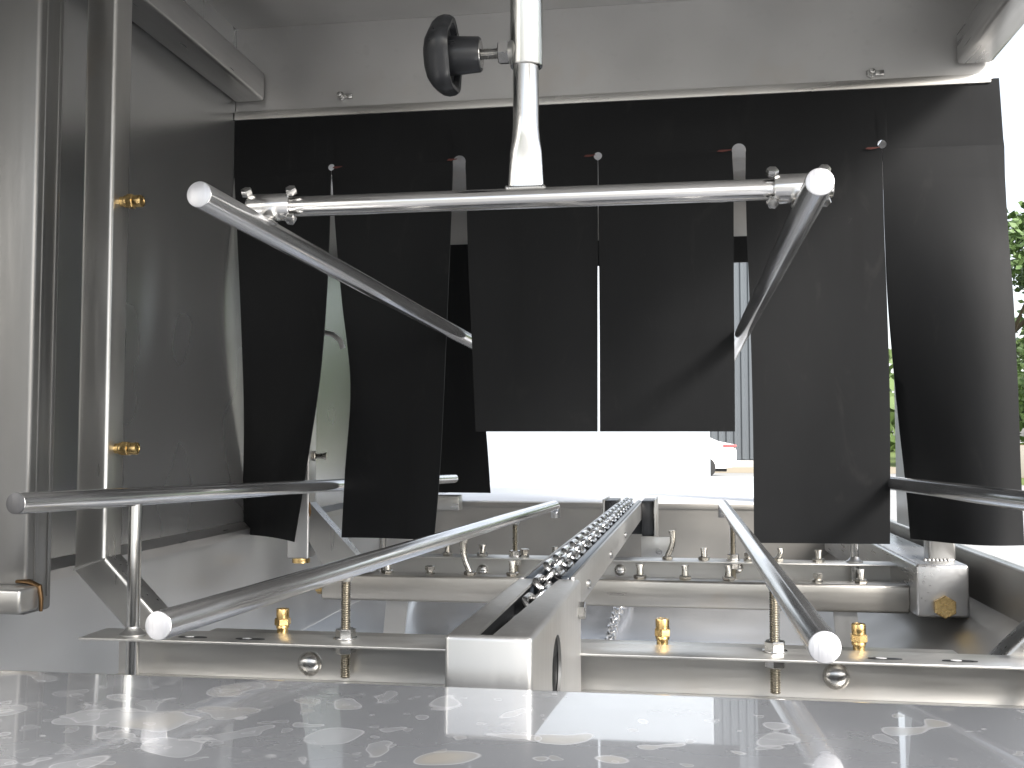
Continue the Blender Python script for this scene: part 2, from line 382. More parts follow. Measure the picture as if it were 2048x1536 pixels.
def tree_proto(seed, R, H, trunk, mat, loc, lab):
    t = thing('broadleaf_tree', loc, lab, 'tree', 'trees along the far edge of the yard')
    o = MB(); x, y, z = loc; rnd = random.Random(seed)
    o.path([(x, y, z), (x+.05, y, z+trunk*.5), (x-.05, y+.1, z+trunk), (x+.1, y, z+trunk+H*.5)], [.38, .28, .24, .08], 10)
    for i in range(6):
        a = i*1.05+rnd.random(); zz = trunk*.8+H*.08*i
        o.path([(x, y, z+zz), (x+R*.35*math.cos(a), y+R*.35*math.sin(a), z+zz+H*.13), (x+R*.75*math.cos(a), y+R*.75*math.sin(a), z+zz+H*.32)], [.13, .09, .03], 7)
    o.build('trunk', M['bark'], t)
    leaf_crown(seed, R, H, 6500, mat).build('crown', mat, t, local=True).location = (0, 0, trunk*.75)
    return t
specs = [(14.2, 47, 0), (19.5, 44, 1), (25, 50, 0), (31, 42, 1), (30, 28, 0), (38, 20, 1), (36, 8, 0), (40, -6, 1), (22, 58, 1), (-24, 36, 0)]
labs = ['green leafy tree nearest the curtain edge at far right', 'pale green tree just right of the tree by the curtain edge', 'green tree behind the brick wall', 'pale green tree at the right end of the lawn row',
        'green tree standing on the lawn beside the machine, nearer than the row', 'pale green tree at the lawn side to the right of the machine', 'green tree far out to the right of the machine', 'pale green tree right of the machine inlet', 'pale green tree tallest in the back of the row', 'lone green tree on the strip left of the machine']
protos = [tree_proto(3, 4.3, 8.5, 2.2, M['leaf_a'], (specs[0][0], specs[0][1], GZ), labs[0]), tree_proto(9, 4.8, 9.5, 2.6, M['leaf_b'], (specs[1][0], specs[1][1], GZ), labs[1])]
for i, (x, y, kd) in enumerate(specs[2:]):
    t = dup(protos[kd], loc=(x, y, GZ)); t.rotation_euler.z = i*1.3; sc = .85+.12*(i % 4); t.scale = (sc, sc, sc); t['label'] = labs[i+2]

# far-off wood closing the horizon
rnd = random.Random(21); o = MB()
for i in range(150):
    a = -1.15+2.5*i/149+rnd.uniform(-.01, .01); d_ = rnd.uniform(95, 125); cx, cy = d_*math.sin(a), d_*math.cos(a); hh = rnd.uniform(6, 12)
    for q in range(70):
        p = Vector((cx+rnd.gauss(0, 2.2), cy+rnd.gauss(0, 2.0), GZ+hh*rnd.random()**.8)); sz = rnd.uniform(.6, 1.3)
        u = Vector((rnd.gauss(0, 1), rnd.gauss(0, 1), rnd.gauss(0, .8))).normalized(); v_ = u.cross(Vector((rnd.gauss(0, 1), rnd.gauss(0, 1), rnd.gauss(0, 1)))).normalized()
        o.bm.faces.new([o.bm.verts.new(p+x) for x in (-u*sz, v_*sz*.6, u*sz, -v_*sz*.6)])
setp(o.build('far_wood', M['leaf_b'], loc=(0, 110, GZ)), 'far-off green wood closing the horizon behind the lawn', 'wood', kind='stuff')

# ================================================================== MACHINE BODY
XW = .695; YF = 1.85; YB = 3.3; ZR = .80
h = thing('washer_housing', (0, 1.85, -.72), 'stainless steel housing of the washer tunnel with left wall, roof and header', 'machine housing')
o = MB(); o.box(-XW-.003, -XW, .15, 3.32, -.17, ZR); o.build('side_wall', M['wall'], h)
o = MB(); o.box(-XW-.003, XW+.003, -.10, 1.8535, ZR, ZR+.003); o.box(-XW-.003, XW+.003, 1.8575, 3.32, ZR, ZR+.003)
o.build('roof_panel', M['sheet_x'], h)
o = MB(); o.box(-XW+.001, XW, YF+.004, YF+.007, .615, ZR+.006)
hp = o.build('header_panel', M['sheet_x'], h)
o = MB(); o.box(-XW+.001, XW-.006, YF-.004, YF+.0035, .618, .634, .0012); o.build('clamping_bar', M['tube_x'], hp)
for px, py in ((683, 193), (1742, 147)):
    p = at(px, py, YF); o = MB()
    o.hexn((p.x, YF+.004, p.z), (p.x, YF-.004, p.z), .0085); o.cyl((p.x, YF-.004, p.z), (p.x, YF-.016, p.z), .0045, 14, .0008)
    o.box(p.x+.006, p.x+.022, YF-.003, YF+.003, p.z-.005, p.z+.005, .0015)
    o.build('wing_bolt', M['bolt'], hp)
o = MB(); o.box(-XW+.001, XW, YB, YB+.003, .63, ZR-.004); o.build('rear_header', M['sheet_x'], h)
for sx in (-1, 1):
    o = MB(); a, c_ = (XW-.062, XW-.002)
    o.box(min(sx*a, sx*c_), max(sx*a, sx*c_), -.08, YF-.002, .652, .710, .007, 3)
    o.build('roof_rail', M['tube_y'], h)
    o = MB(); o.box(min(sx*a, sx*c_), max(sx*a, sx*c_), YF+.012, YB-.004, .652, .710, .007, 3)
    o.build('roof_rail', M['tube_y'], h)
MB().box(XW-.004, XW-.001, -.08, YF-.002, .7105, ZR-.0005).build('sun_block_strip', M['sheet_x'], h)  # added strip above the right rail, keeps the sun off the header end
MB().box(XW-.004, XW-.001, 2.25, 2.68, -.205, .6515).build('side_panel', M['sheet'], h)
# right side corner posts beside the open side
for y0 in (-.10, 3.24):
    MB().box(XW-.05, XW, y0, y0+.05, -.2, .65, .005).build('corner_post', M['tube'], h)
# foot flange of the wall
o = MB(); o.prism([(-XW+.0005, .15, -.160), (-XW+.020, .15, -.172), (-XW+.020, .15, -.186), (-XW+.016, .15, -.186), (-XW+.016, .15, -.175), (-XW+.0005, .15, -.166)], (0, 3.1, 0))
o.build('wall_flange', M['tube_y'], h)
for px, py in ((168, 240), (157, 480), (160, 735)):
    p = at(px, py, 1.43); MB().lathe((-XW, p.y, p.z), (1, 0, 0), [(0, .008), (.003, .0075), (.005, .004), (.0055, .001)], 16).build('rivet', M['bolt'], h)

# tray below
t = thing('drip_tray', (0, 1.85, -.47), 'wide stainless drip tray under the conveyor with bright wet looking floor', 'tray')
o = MB()
def grid_sheet(o, x0, x1, y0, y1, zf, nx, ny, th=.003):
    V = [[o.bm.verts.new((x0+(x1-x0)*i/nx, y0+(y1-y0)*j/ny, zf(x0+(x1-x0)*i/nx, y0+(y1-y0)*j/ny))) for j in range(ny+1)] for i in range(nx+1)]
    for i in range(nx):
        for j in range(ny): o.bm.faces.new((V[i][j], V[i+1][j], V[i+1][j+1], V[i][j+1]))
grid_sheet(o, -.70, .70, .4, 3.3, lambda x, y: -.47+.035*abs(x)/.7+.003*math.sin(9*x+4*y)*math.sin(7*y), 40, 60)
o.build('tray_floor', M['tray'], t)
MB().box(-.706, -.702, .3, 3.31, -.475, -.172).build('tray_wall', M['sheet'], t)
MB().box(.700, .704, .3, 3.31, -.475, -.215).build('tray_wall', M['apron'], t)
MB().box(.694, .712, .3, 3.31, -.2145, -.2095, .0015).build('rim', M['tube_y'], t)
MB().box(-.70, .70, .36, .364, -.475, -.21).build('tray_wall', M['sheet'], t)
o = MB(); o.prism([(.70, .4, -.30), (.44, .4, -.452), (.44, .4, -.456), (.70, .4, -.304)], (0, 2.9, 0)); o.build('sloped_sheet', M['apron'], t)
for lx in (-.68, .64):
    for ly in (.42, 3.2): MB().box(lx, lx+.05, ly, ly+.05, GZ, -.476, .004).build('leg', M['tube'], t)

# front shelf (foreground) and exit shelf
ez = -.197
o = MB(); o.prism([(-.72, .25, ez), (-.72, .811, ez), (-.72, .8165, ez-.0007), (-.72, .82, ez-.004), (-.72, .82, ez-.03), (-.72, .817, ez-.03), (-.72, .817, ez-.005), (-.72, .814, ez-.003), (-.72, .25, ez-.003)], (1.44, 0, 0))
s_ = o.build('entry_shelf', M['shelf'], loc=(0, .6, ez), sharp=60); setp(s_, 'polished steel entry shelf in the foreground, mottled with dried water stains', 'shelf')
# loose edge of the protective film
e = thing('exit_shelf', (0, 3.3, -.47), 'sunlit exit shelf at the far end, blown white, with grey apron below', 'shelf')
o = MB(); o.prism([(-.69, 3.305, ez-.006), (-.69, 3.3065, ez-.002), (-.69, 3.312, ez), (-.69, 5.7, ez), (-.69, 5.7, ez-.004), (-.69, 3.312, ez-.004)], (1.38, 0, 0)); o.build('shelf_top', M['exit'], e)
o = MB(); o.box(-.69, .69, 3.30, 3.304, -.465, ez-.022); o.box(-.69, .69, 3.295, 3.3035, ez-.0215, ez-.005, .001); o.build('apron', M['apron'], e)
for lx in (-.6, .56): MB().box(lx, lx+.04, 5.5, 5.54, GZ, ez-.005, .003).build('leg', M['tube'], e)

# ================================================================== CURTAINS
def catmull(pts, n):
    ys = []; P = [pts[0]]+list(pts)+[pts[-1]]; out = []
    segs = len(pts)-1
    for i in range(n+1):
        u = i/n*segs; k_ = min(int(u), segs-1); f = u-k_; p0, p1, p2, p3 = (Vector(P[k_+j]) for j in range(4))
        out.append(.5*((2*p1)+(p2-p0)*f+(2*p0-5*p1+4*p2-p3)*f*f+(3*p1-p0-p2*1.0*3+p3)*f*f*f))
    return out
def rubber_sheet(o, rows, th=.0032):
    n = len(rows[0]); fr = [[o.bm.verts.new(p) for p in r] for r in rows]; bk = [[o.bm.verts.new(p+Vector((0, th, 0))) for p in r] for r in rows]
    m = len(rows)
    for i in range(m-1):
        for j in range(n-1):
            o.bm.faces.new((fr[i][j], fr[i][j+1], fr[i+1][j+1], fr[i+1][j])); o.bm.faces.new((bk[i][j+1], bk[i][j], bk[i+1][j], bk[i+1][j+1]))
    for i in range(m-1):
        o.bm.faces.new((fr[i][0], fr[i+1][0], bk[i+1][0], bk[i][0])); o.bm.faces.new((fr[i+1][-1], fr[i][-1], bk[i][-1], bk[i+1][-1]))
    for j in range(n-1):
        o.bm.faces.new((fr[0][j+1], fr[0][j], bk[0][j], bk[0][j+1])); o.bm.faces.new((fr[-1][j], fr[-1][j+1], bk[-1][j+1], bk[-1][j]))
ZH = .519
HX = [-.499, -.2505, .0085, .261, .507]; HR = [.0065, .0125, .0075, .0125, .0078]; HS = [.0006, .0122, .0004, .0118, .0004]
cu = thing('strip_curtain', (0, YF, .62), 'black rubber strip curtain hanging from the front header across the tunnel, six strips', 'curtain')
# top band with half holes along its lower edge
xs = [-.692+.0*i for i in range(1)]; cols = []
allx = sorted(set([-.6945, .703]+[-.6945+1.3975*i/60 for i in range(61)]+[hx+r*math.cos(PI*i/12) for hx, r in zip(HX, HR) for i in range(13)]))
def zlow(x):
    for hx, r in zip(HX, HR):
        if abs(x-hx) <= r: return ZH+math.sqrt(max(0, r*r-(x-hx)**2))
    return ZH
o = MB(); rows = []
for f in [0, .15, .35, .55, .75, .9, 1]:
    rows.append([Vector((x+(.0045*f*max(0, (x-.6)/.103) if x > .6 else 0), YF-.0025*math.sin(PI*f)**2*math.sin(x*9), .626+(zlow(x)-.626)*f)) for x in allx])
rubber_sheet(o, rows); band = o.build('top_band', M['rubber'], cu)
for px, py, L_ in ((905, 320, .010), (1180, 312, .011), (1449, 302, .014), (1745, 297, .013), (676, 335, .010)):
    p = at(px, py, YF-.001); o = MB(); q = [(p.x-L_, YF-.0045, p.z-.0015), (p.x-.2*L_, YF-.0045, p.z-.0025), (p.x+L_, YF-.0045, p.z+.0005), (p.x+L_*.9, YF-.0045, p.z+.0015), (p.x-L_*.7, YF-.0045, p.z+.0015)]
    o.prism(q, (0, .0006, 0)); o.build('crayon_mark', M['red_mark'], band)
Y = YF
strips = [
 ([(468, 352, Y), (474, 470, Y), (481, 620, Y), (487, 800, Y+.03), (486, 940, Y+.06), (480, 1068, Y+.08)],
  [(661, 352, Y), (658, 470, Y), (653, 590, Y), (640, 750, Y-.03), (613, 930, Y-.07), (588, 1084, Y-.10)], 'far left strip with a twisted narrow lower end', .012),
 ([(664, 352, Y), (672, 470, Y), (684, 600, Y+.01), (701, 770, Y+.03), (690, 940, Y+.045), (683, 1075, Y+.045)],
  [(905, 352, Y), (901, 470, Y), (895, 620, Y-.01), (887, 800, Y-.03), (879, 950, Y-.05), (868, 1080, Y-.055)], 'strip left of the guide rod, slightly twisted', .006),
 ([(932, 352, Y), (935, 470, Y), (939, 590, Y), (944, 700, Y), (951, 863, Y-.004)],
  [(1195.5, 352, Y), (1195.5, 470, Y), (1195, 590, Y), (1195, 700, Y), (1195, 863, Y-.002)], 'short strip left of the middle slit', .0),
 ([(1197, 352, Y), (1197.5, 470, Y), (1198.5, 590, Y), (1199.5, 700, Y), (1200, 863, Y)],
  [(1467, 352, Y), (1467.5, 470, Y), (1468, 590, Y), (1469, 700, Y), (1470, 863, Y)], 'short strip right of the middle slit', .0),
 ([(1491, 352, Y), (1494, 470, Y), (1499, 590, Y), (1504, 760, Y), (1507, 930, Y), (1508, 1086, Y)],
  [(1765.5, 352, Y), (1769, 470, Y), (1774, 600, Y), (1779, 780, Y), (1780, 930, Y), (1780, 1088, Y)], 'long flat strip right of the guide rod', .0),
 ([(1766.5, 352, Y), (1770, 470, Y), (1777, 620, Y+.005), (1795, 820, Y+.02), (1812, 970, Y+.03), (1822, 1078, Y+.03)],
  [(2010, 352, Y-.003), (2017, 470, Y-.014), (2027, 600, Y-.04), (2036, 780, Y-.065), (2042, 930, Y-.08), (2050, 1091, Y-.09)], 'far right strip curling forward at its lower end', -.038)]
for i, (le, ri, lab, bow) in enumerate(strips):
    n = 40; Lp = catmull([at(*p) for p in le], n); Rp = catmull([at(*p) for p in ri], n); rows = []
    hl = (HX[i-1], HR[i-1], HS[i-1]) if i else None; hr_ = (HX[i], HR[i], HS[i]) if i < 5 else None
    tops = []
    zt = Lp[0].z
    for k_ in range(9):
        dz = .0135*k_/8
        xl = (hl[0]+max(hl[2], math.sqrt(max(0, hl[1]**2-dz*dz)))) if hl else -.6945
        xr_ = (hr_[0]-max(hr_[2], math.sqrt(max(0, hr_[1]**2-dz*dz)))) if hr_ else .7075+.0012*k_/8
        tops.append((Vector((xl, YF, ZH-dz)), Vector((xr_, YF, ZH-dz))))
    seq = tops+[(a, b_) for a, b_ in zip(Lp, Rp) if min(a.z, b_.z) < ZH-.016]
    for r_i, (a, b_) in enumerate(seq):
        f = r_i/len(seq); row = []
        for j in range(13):
            u = j/12; p = a.lerp(b_, u); p.y += (.0014*math.sin(6*u+i*2.1+f*4)+.0012*math.sin(9*f+i))*min(1, f*2); p.y += bow*math.sin(PI*u)*max(0, f-.12)**1.1*1.5
            row.append(p)
        rows.append(row)
    o = MB(); rubber_sheet(o, rows); o.build('strip', M['rubber'], cu, label=lab, sharp=50)

rc = thing('strip_curtain', (0, YB-.01, .63), 'second black rubber curtain at the far exit, its middle strips cut away', 'curtain')
zb = at(1480, 525, YB-.01).z; ztp = .645
o = MB(); rubber_sheet(o, [[Vector((x, YB-.012, z)) for x in [-.692+1.384*i/30 for i in range(31)]] for z in (ztp, .61, zb)]); o.build('top_band', M['rubber'], rc)
le = catmull([Vector((-.690, YB-.012, zb)), Vector((-.690, YB-.012, .3)), Vector((-.686, YB-.02, 0)), Vector((-.675, YB-.03, -.17))], 24)
ri = catmull([at(938, 525, YB-.012), at(955, 700, YB-.012), at(972, 862, YB-.02), at(981, 986, YB-.04)], 24)
o = MB(); rubber_sheet(o, [[a.lerp(b_, j/8) for j in range(9)] for a, b_ in zip(le, ri)]); o.build('strip', M['rubber'], rc)
o = MB(); rubber_sheet(o, [[Vector((.505+.18*j/8, YB-.012-.03*f*f, zb+(-.17-zb)*f)) for j in range(9)] for f in [q/16 for q in range(17)]]); o.build('strip', M['rubber'], rc)

# ================================================================== GUIDE RODS
D = .0127
def lerp_y(A, B, Yq): f = (Yq-A.y)/(B.y-A.y); return A+(B-A)*f
rod_axes = {}
def rod(key, A, B, label, r=D, tip=None, end='saw'):
    t = thing('guide_rod', A, label, 'rod', 'polished guide rods along the tunnel')
    d = (B-A).normalized(); o = MB()
    prof_pts = [A+d*.0008]; rs = [r]
    o.lathe(A+d*.0006, d, [(0, r-.0008), (.0006, r-.0002), (.002, r), ((B-A).length, r)], 40)
    if tip:
        pts = [B-d*.001]+[B+d*(.02*math.sin(a))+Vector(tip)*(.02*(1-math.cos(a))) for a in [PI/2*q/6 for q in range(1, 7)]]+[B+d*.02+Vector(tip)*.032]
        o.path(pts, [r]*len(pts), 24)
    o.build('bar', M['rod'], t)
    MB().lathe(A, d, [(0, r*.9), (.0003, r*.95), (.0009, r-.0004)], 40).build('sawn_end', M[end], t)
    rod_axes[key] = (A, B, t); return t
def far(A, B, Yq): return lerp_y(A, B, Yq)
A, B = at(397, 388, .89), at(922, 672, 1.85); rod('UL', A, far(A, B, 2.5), 'upper left guide rod clamped to the left end of the crossbar')
A, B = at(1640, 363, .91), at(1484, 668, 1.85); rod('UR', A, far(A, B, 2.5), 'upper right guide rod clamped to the right end of the crossbar')
A, B = at(315, 1252, .83), at(1108, 1011, 2.6); rod('LL', A, B, 'lower left guide rod on threaded studs, left of the chain box', tip=(.0, .0, -1))
A, B = at(1650, 1295, .82), at(1447, 1010, 2.6); rod('LR', A, B, 'lower right guide rod on threaded studs, right of the chain box', tip=(0, 0, -1))
A, B = at(30, 1007, 1.0), at(908, 957, 2.75); rod('SL', A, B, 'outer left guide rod with dark end standing on a plain pin', r=.0118, end='shaded_end')
A = Vector((.557, 1.0, -.069)); B = at(1790, 967, 1.85); rod('SR', A, far(A, B, 2.7), 'outer right guide rod running out of view at the right edge', r=.0118)

# studs and pins, children of their rods
ZA = -.247
def stud(key, Yq, zt):
    A, B, t = rod_axes[key]; p = lerp_y(A, B, Yq)
    MB().thread((p.x, p.y, zt-.048), (p.x, p.y, p.z-D*.7), .0064).build('threaded_stud', M['stud'], t)
    o = MB(); o.lathe((p.x, p.y, p.z-D*1.25), (0, 0, 1), [(0, .0066), (.003, .0085), (.006, .0095)], 16); o.build('weld_bead', M['tube'], t)
    for z0, z1 in ((zt+.0005, zt+.0125), (zt-.018, zt-.006)):
        MB().hexn((p.x, p.y, z0), (p.x, p.y, z1), .0125, .001, rot=.3).build('nut', M['bolt'], t)
    MB().cyl((p.x, p.y, zt+.0002), (p.x, p.y, zt+.002), .0145, 24, .0005).build('washer', M['bolt'], t)
    return p
def pin(key, Yq, zt):
    A, B, t = rod_axes[key]; p = lerp_y(A, B, Yq)
    MB().cyl((p.x, p.y, zt-.075), (p.x, p.y, p.z-.009), .0082, 24).build('support_pin', M['rod_z'], t)
    MB().lathe((p.x, p.y, zt+.0004), (0, 0, 1), [(0, .0165), (.002, .0165), (.005, .012), (.009, .0088), (.011, .0083)], 28).build('collar', M['tube'], t)
st_p = {}
for key in ('LL', 'LR'):
    st_p[key] = (stud(key, 1.245, ZA), stud(key, 2.17, ZA))
for key in ('SL', 'SR'):
    pin(key, 1.225, ZA); pin(key, 2.17, ZA)

# ================================================================== HANGER (stem, crossbar, clamps, hand knob)
YH = 1.04
zl, zr = at(490, 402, YH), at(1668, 391, YH); zc = (zl.z+zr.z)/2
hx = at(1052, 250, YH).x
t = thing('rod_hanger', (hx, YH, zc), 'stainless T shaped hanger with sleeve, flattened stem and crossbar carrying the two upper rods', 'hanger')
o = MB(); o.cyl((zl.x+.004, YH, zc), (zr.x-.001, YH, zc), .0108, 36, .0008); cb = o.build('crossbar', M['rod_x'], t)
z_s = at(1052, 134, YH).z; zf0 = at(1050, 235, YH).z; zf1 = at(1050, 305, YH).z; zf2 = at(1048, 345, YH).z
def ell(z, rx, ry, ex=2.0, n=40):
    pts = []
    for i in range(n):
        a = 2*PI*i/n; c_, s2 = math.cos(a), math.sin(a)
        pts.append(Vector((hx+rx*math.copysign(abs(c_)**(2/ex), c_), YH+ry*math.copysign(abs(s2)**(2/ex), s2), z)))
    return pts
o = MB(); o.loft([ell(z_s+.2, .0135, .0135), ell(zf0, .0135, .0135), ell(zf0-.012, .0138, .0134), ell(zf1+.012, .0150, .0118), ell(zf1, .0168, .0088, 2.6), ell(zf2, .0178, .0072, 3.5), ell(zc+.009, .0188, .0068, 3.6)])
stem = o.build('stem', M['rod_z'], t, sharp=60)
o = MB()
for i in range(15): o.lathe((hx-.0185+.00265*i, YH-.0055, zc+.0105), (.5, -.5, .7), [(-.002, .0022), (0, .0031), (.0012, .0024)], 10)
o.build('weld_bead', M['tube'], stem)
o = MB(); L_ = .95-z_s
o.lathe((hx+.0005, YH, z_s), (0, 0, 1), [(0, .0142), (0, .0166), (.001, .0170), (L_, .0170), (L_, .0142)], 44, cap=False); slv = o.build('sleeve', M['rod_z'], t)
kz = at(975, 108, YH).z; kx = hx-.0165
o = MB(); o.lathe((kx+.004, YH, kz), (-1, 0, 0), [(0, .0140), (.004, .0118), (.0055, .0112)], 24); o.build('weld_boss', M['tube'], slv)
MB().hexn((kx-.0005, YH, kz), (kx-.0125, YH, kz), .0122, .001, rot=.26).build('nut', M['bolt'], t)
MB().thread((kx-.012, YH, kz), (kx-.034, YH, kz), .0058, .0016).build('screw', M['bolt'], t)
o = MB()
def lobes(a, tt): return 1+.075*math.cos(5*a+.5)*(1 if tt > .03 else 0)
x_h = kx-.031
o.lathe((x_h, YH, kz), (-1, 0, 0), [(0, .0105), (.0005, .0172), (.002, .0182), (.020, .0194), (.036, .0205)], 40)
knob = MB(); knob.lathe((x_h-.034, YH, kz), (-1, 0, 0), [(0, .0200), (.001, .030), (-.005, .0325), (-.006, .0375), (-.002, .0402), (.004, .0410), (.010, .0396), (.016, .0352), (.0215, .0265), (.0252, .015), (.0262, .003)], 60, mod=lambda a, tt: 1+.055*math.cos(5*a+.6)*min(1, max(0, (abs(1))))*1.0)
kn = knob.build('hand_knob', M['plastic'], t, sharp=45)
o.build('hub', M['plastic'], kn)
MB().lathe((x_h+.0003, YH, kz), (-1, 0, 0), [(0, .006), (0, .0145), (.001, .0150)], 32).build('bushing', M['bolt'], kn)
for sgn, key in ((-1, 'UL'), (1, 'UR')):
    A, B, _ = rod_axes[key]; pr = lerp_y(A, B, YH); cx = pr.x-.004*sgn
    o = MB(); x0, x1 = sorted((cx-sgn*.022, cx+sgn*.024))
    o.lathe((x0, YH, zc), (1, 0, 0), [(0, .0112), (0, .0142), (.001, .0148), (x1-x0-.001, .0148), (x1-x0, .0142), (x1-x0, .0112)], 36)
    cl = o.build('clamp', M['rod_x'], t)
    o = MB(); o.cyl((pr.x, YH-.001, zc-.011), (pr.x, pr.y, pr.z+D*.6), .0068, 20); o.lathe((pr.x, YH, zc-.0165), (0, 0, -1), [(0, .0095), (.004, .0082), (.006, .0072)], 18); o.build('stub', M['tube'], cl)
    for ex in (x0-.002, x1+.002):
        for ez_ in (.0135, -.0135):
            MB().lathe((ex, YH-.006, zc+ez_*.9), (0, -.7, math.copysign(.7, ez_)), [(0, .0045), (.0015, .0062), (.006, .0064), (.008, .0055), (.0085, .003)], 6, rot=.4).build('bolt', M['bolt'], cl)

# ================================================================== SPRAY NOZZLES (one mesh each)
def brass_nozzle(o, p, ax):
    p = Vector(p); ax = Vector(ax).normalized()
    o.lathe(p, ax, [(-.003, .0068), (.006, .0072), (.0065, .0085), (.008, .0085), (.010, .0078)], 24)
    o.lathe(p+ax*.0098, ax, [(0, .0092), (.001, .0104), (.0085, .0104), (.0095, .0094)], 6, rot=.5)
    o.lathe(p+ax*.0192, ax, [(0, .0082), (.0105, .0084), (.0120, .0078), (.0124, .0052), (.0118, .0048)], 24)
    o.lathe(p+ax*.0314, ax, [(0, .0008), (.0004, .0007)], 4)
def fan_nozzle(o, p, hgt, lean=0.0, rot=0.0, s=1.0):
    p = Vector(p); cr, sr = math.cos(rot), math.sin(rot)
    o.lathe(p, (0, 0, 1), [(-.002, .010*s), (0, .0118*s), (.002, .0126*s), (.006, .0126*s), (.0075, .0105*s)], 6, rot=rot)
    secs = []
    for f, rx, ry in ((0, .0072, .0072), (.3, .0066, .0066), (.55, .0060, .0056), (.8, .0072, .0038), (1, .0090, .0030)):
        cx = lean*math.sin(f*PI*.5)*(1 if lean else 0)+ (lean*.35*math.sin(f*PI))
        sec = []
        for i in range(20):
            a = 2*PI*i/20; lx, ly = rx*s*math.cos(a), ry*s*math.sin(a)
            sec.append(p+Vector((cx+lx*cr-ly*sr, lx*sr+ly*cr, .006*s+(hgt-.006*s)*f)))
        secs.append(sec)
    o.loft(secs)
def plug(o, p, s=1.0):
    p = Vector(p)
    o.lathe(p, (0, 0, 1), [(-.002, .0095*s), (0, .0098*s), (.004*s, .0098*s), (.005*s, .0075*s)], 6)
    o.lathe(p+Vector((0, 0, .005*s)), (0, 0, 1), [(0, .0072*s), (.003*s, .0075*s), (.0035*s, .0100*s), (.0105*s, .0100*s), (.0115*s, .0088*s)], 6, rot=.4)

# ================================================================== CROSS CHANNELS
def channel(Y0, label, x0, x1):
    t = thing('cross_channel', (0, Y0, ZA), label, 'channel bar', 'slotted channel bars across the tray')
    o = MB(); o.box(x0, x1, Y0, Y0+.066, ZA-.003, ZA, .0006)
    o.box(x0+.02, x1-.02, Y0+.062, Y0+.066, ZA-.056, ZA-.0031)
    o.box(x0+.02, x1-.02, Y0+.020, Y0+.066, ZA-.0595, ZA-.0562, .0008)
    ch = o.build('channel', M['chan'], t)
    return t, ch
cA, chA = channel(1.2, 'front channel bar with slotted flange just beyond the stained entry shelf', -.60, .60)
for px, py in ((385, 1288), (500, 1293), (1770, 1322), (1920, 1322)):
    p = at(px, py, 1.222); o = MB()
    o.loft([[Vector((p.x+(.011*math.cos(a) if 1 else 0)+.008*(1 if math.cos(a) > 0 else -1), 1.222+.0045*math.sin(a), ZA+zz)) for a in [2*PI*i/20 for i in range(20)]] for zz in (.0003, .0008)])
    o.build('slot', M['plastic'], chA)
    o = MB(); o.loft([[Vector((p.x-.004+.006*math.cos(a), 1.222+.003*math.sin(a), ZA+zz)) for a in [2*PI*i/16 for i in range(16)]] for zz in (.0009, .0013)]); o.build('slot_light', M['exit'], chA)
for px, py in ((620, 1327), (1672, 1352)):
    p = at(px, py, 1.262); MB().lathe((p.x, 1.2622, p.z), (0, -1, 0), [(0, .0155), (.003, .0155), (.007, .013), (.010, .008), (.0112, .002)], 28).build('carriage_bolt', M['bolt'], chA)
cC, chC = channel(2.13, 'rear channel bar with upright fan nozzles behind the square spray beam', -.58, .60)
for px, py in ((965, 1140), (1240, 1140), (1475, 1135)):
    p = at(px, py, 2.19); MB().lathe((p.x, 2.192, p.z), (0, -1, 0), [(0, .012), (.003, .012), (.007, .0095), (.009, .005), (.0095, .001)], 24).build('carriage_bolt', M['bolt'], chC)
for px, base, top, lean in ((895, 1114, 1083, 0), (965, 1116, 1093, 0), (1110, 1114, 1093, 0), (1160, 1105, 1064, 0), (1335, 1116, 1058, .010), (1408, 1116, 1092, 0), (1555, 1114, 1088, .006), (1637, 1114, 1090, 0)):
    p = at(px, base, 2.165); q = at(px, top, 2.165); o = MB(); fan_nozzle(o, (p.x, 2.165, ZA), q.z-p.z, lean, rot=random.uniform(-.3, .6), s=.95); o.build('fan_nozzle', M['nozzle'], chC)
for px in (1038, 1485):
    p = at(px, 1112, 2.165); o = MB(); plug(o, (p.x+.012, 2.165, ZA)); o.build('plug', M['nozzle'], chC)

# ================================================================== SPRAY ARCHES
YA = 1.29
pl = at(150, 1000, YA-.022).x; pr_ = at(212, 1000, YA-.022).x
hw = (pr_-pl)/2; pcx = (pl+pr_)/2
a1 = thing('spray_arch', (0, YA, -.30), 'front spray arch of square tube with brass nozzles, its left leg standing against the wall', 'spray arch')
zj = at(185, 1128, YA-.022).z
for sgn in (1, -1):
    o = MB(); X0 = pcx*sgn; inn = -1 if X0 > 0 else 1
    o.sq([(X0, YA, .795), (X0, YA, zj), (X0+inn*.155, YA, zj-.155)], hw, .022, rad=.005); po = o.build('leg', M['tube'], a1)
    o = MB(); zz = [zj+.001]
    o.path([(X0-hw, YA-.0222, zj-.008), (X0, YA-.0225, zj), (X0+hw, YA-.0222, zj+.007)] if inn > 0 else [(X0-hw, YA-.0222, zj+.007), (X0, YA-.0225, zj), (X0+hw, YA-.0222, zj-.008)], [.0014, .0018, .0014], 8); o.build('weld_seam', M['tube'], po)
    for py in (403, 897):
        z = at(255, py, YA).z; o = MB(); brass_nozzle(o, (X0+inn*hw, YA, z), (inn, 0, 0)); o.build('brass_nozzle', M['brass'], po)
o = MB(); o.box(-.47, .47, YA-.0225, YA+.022, ZA-.052, ZA-.004, .004, 3); bp = o.build('bottom_pipe', M['tube_x'], a1)
for px, py in ((565, 1275), (1325, 1300), (1718, 1303)):
    p = at(px, py, YA); o = MB(); brass_nozzle(o, (p.x, YA, ZA-.004), (0, 0, 1)); o.build('brass_nozzle', M['brass'], bp)

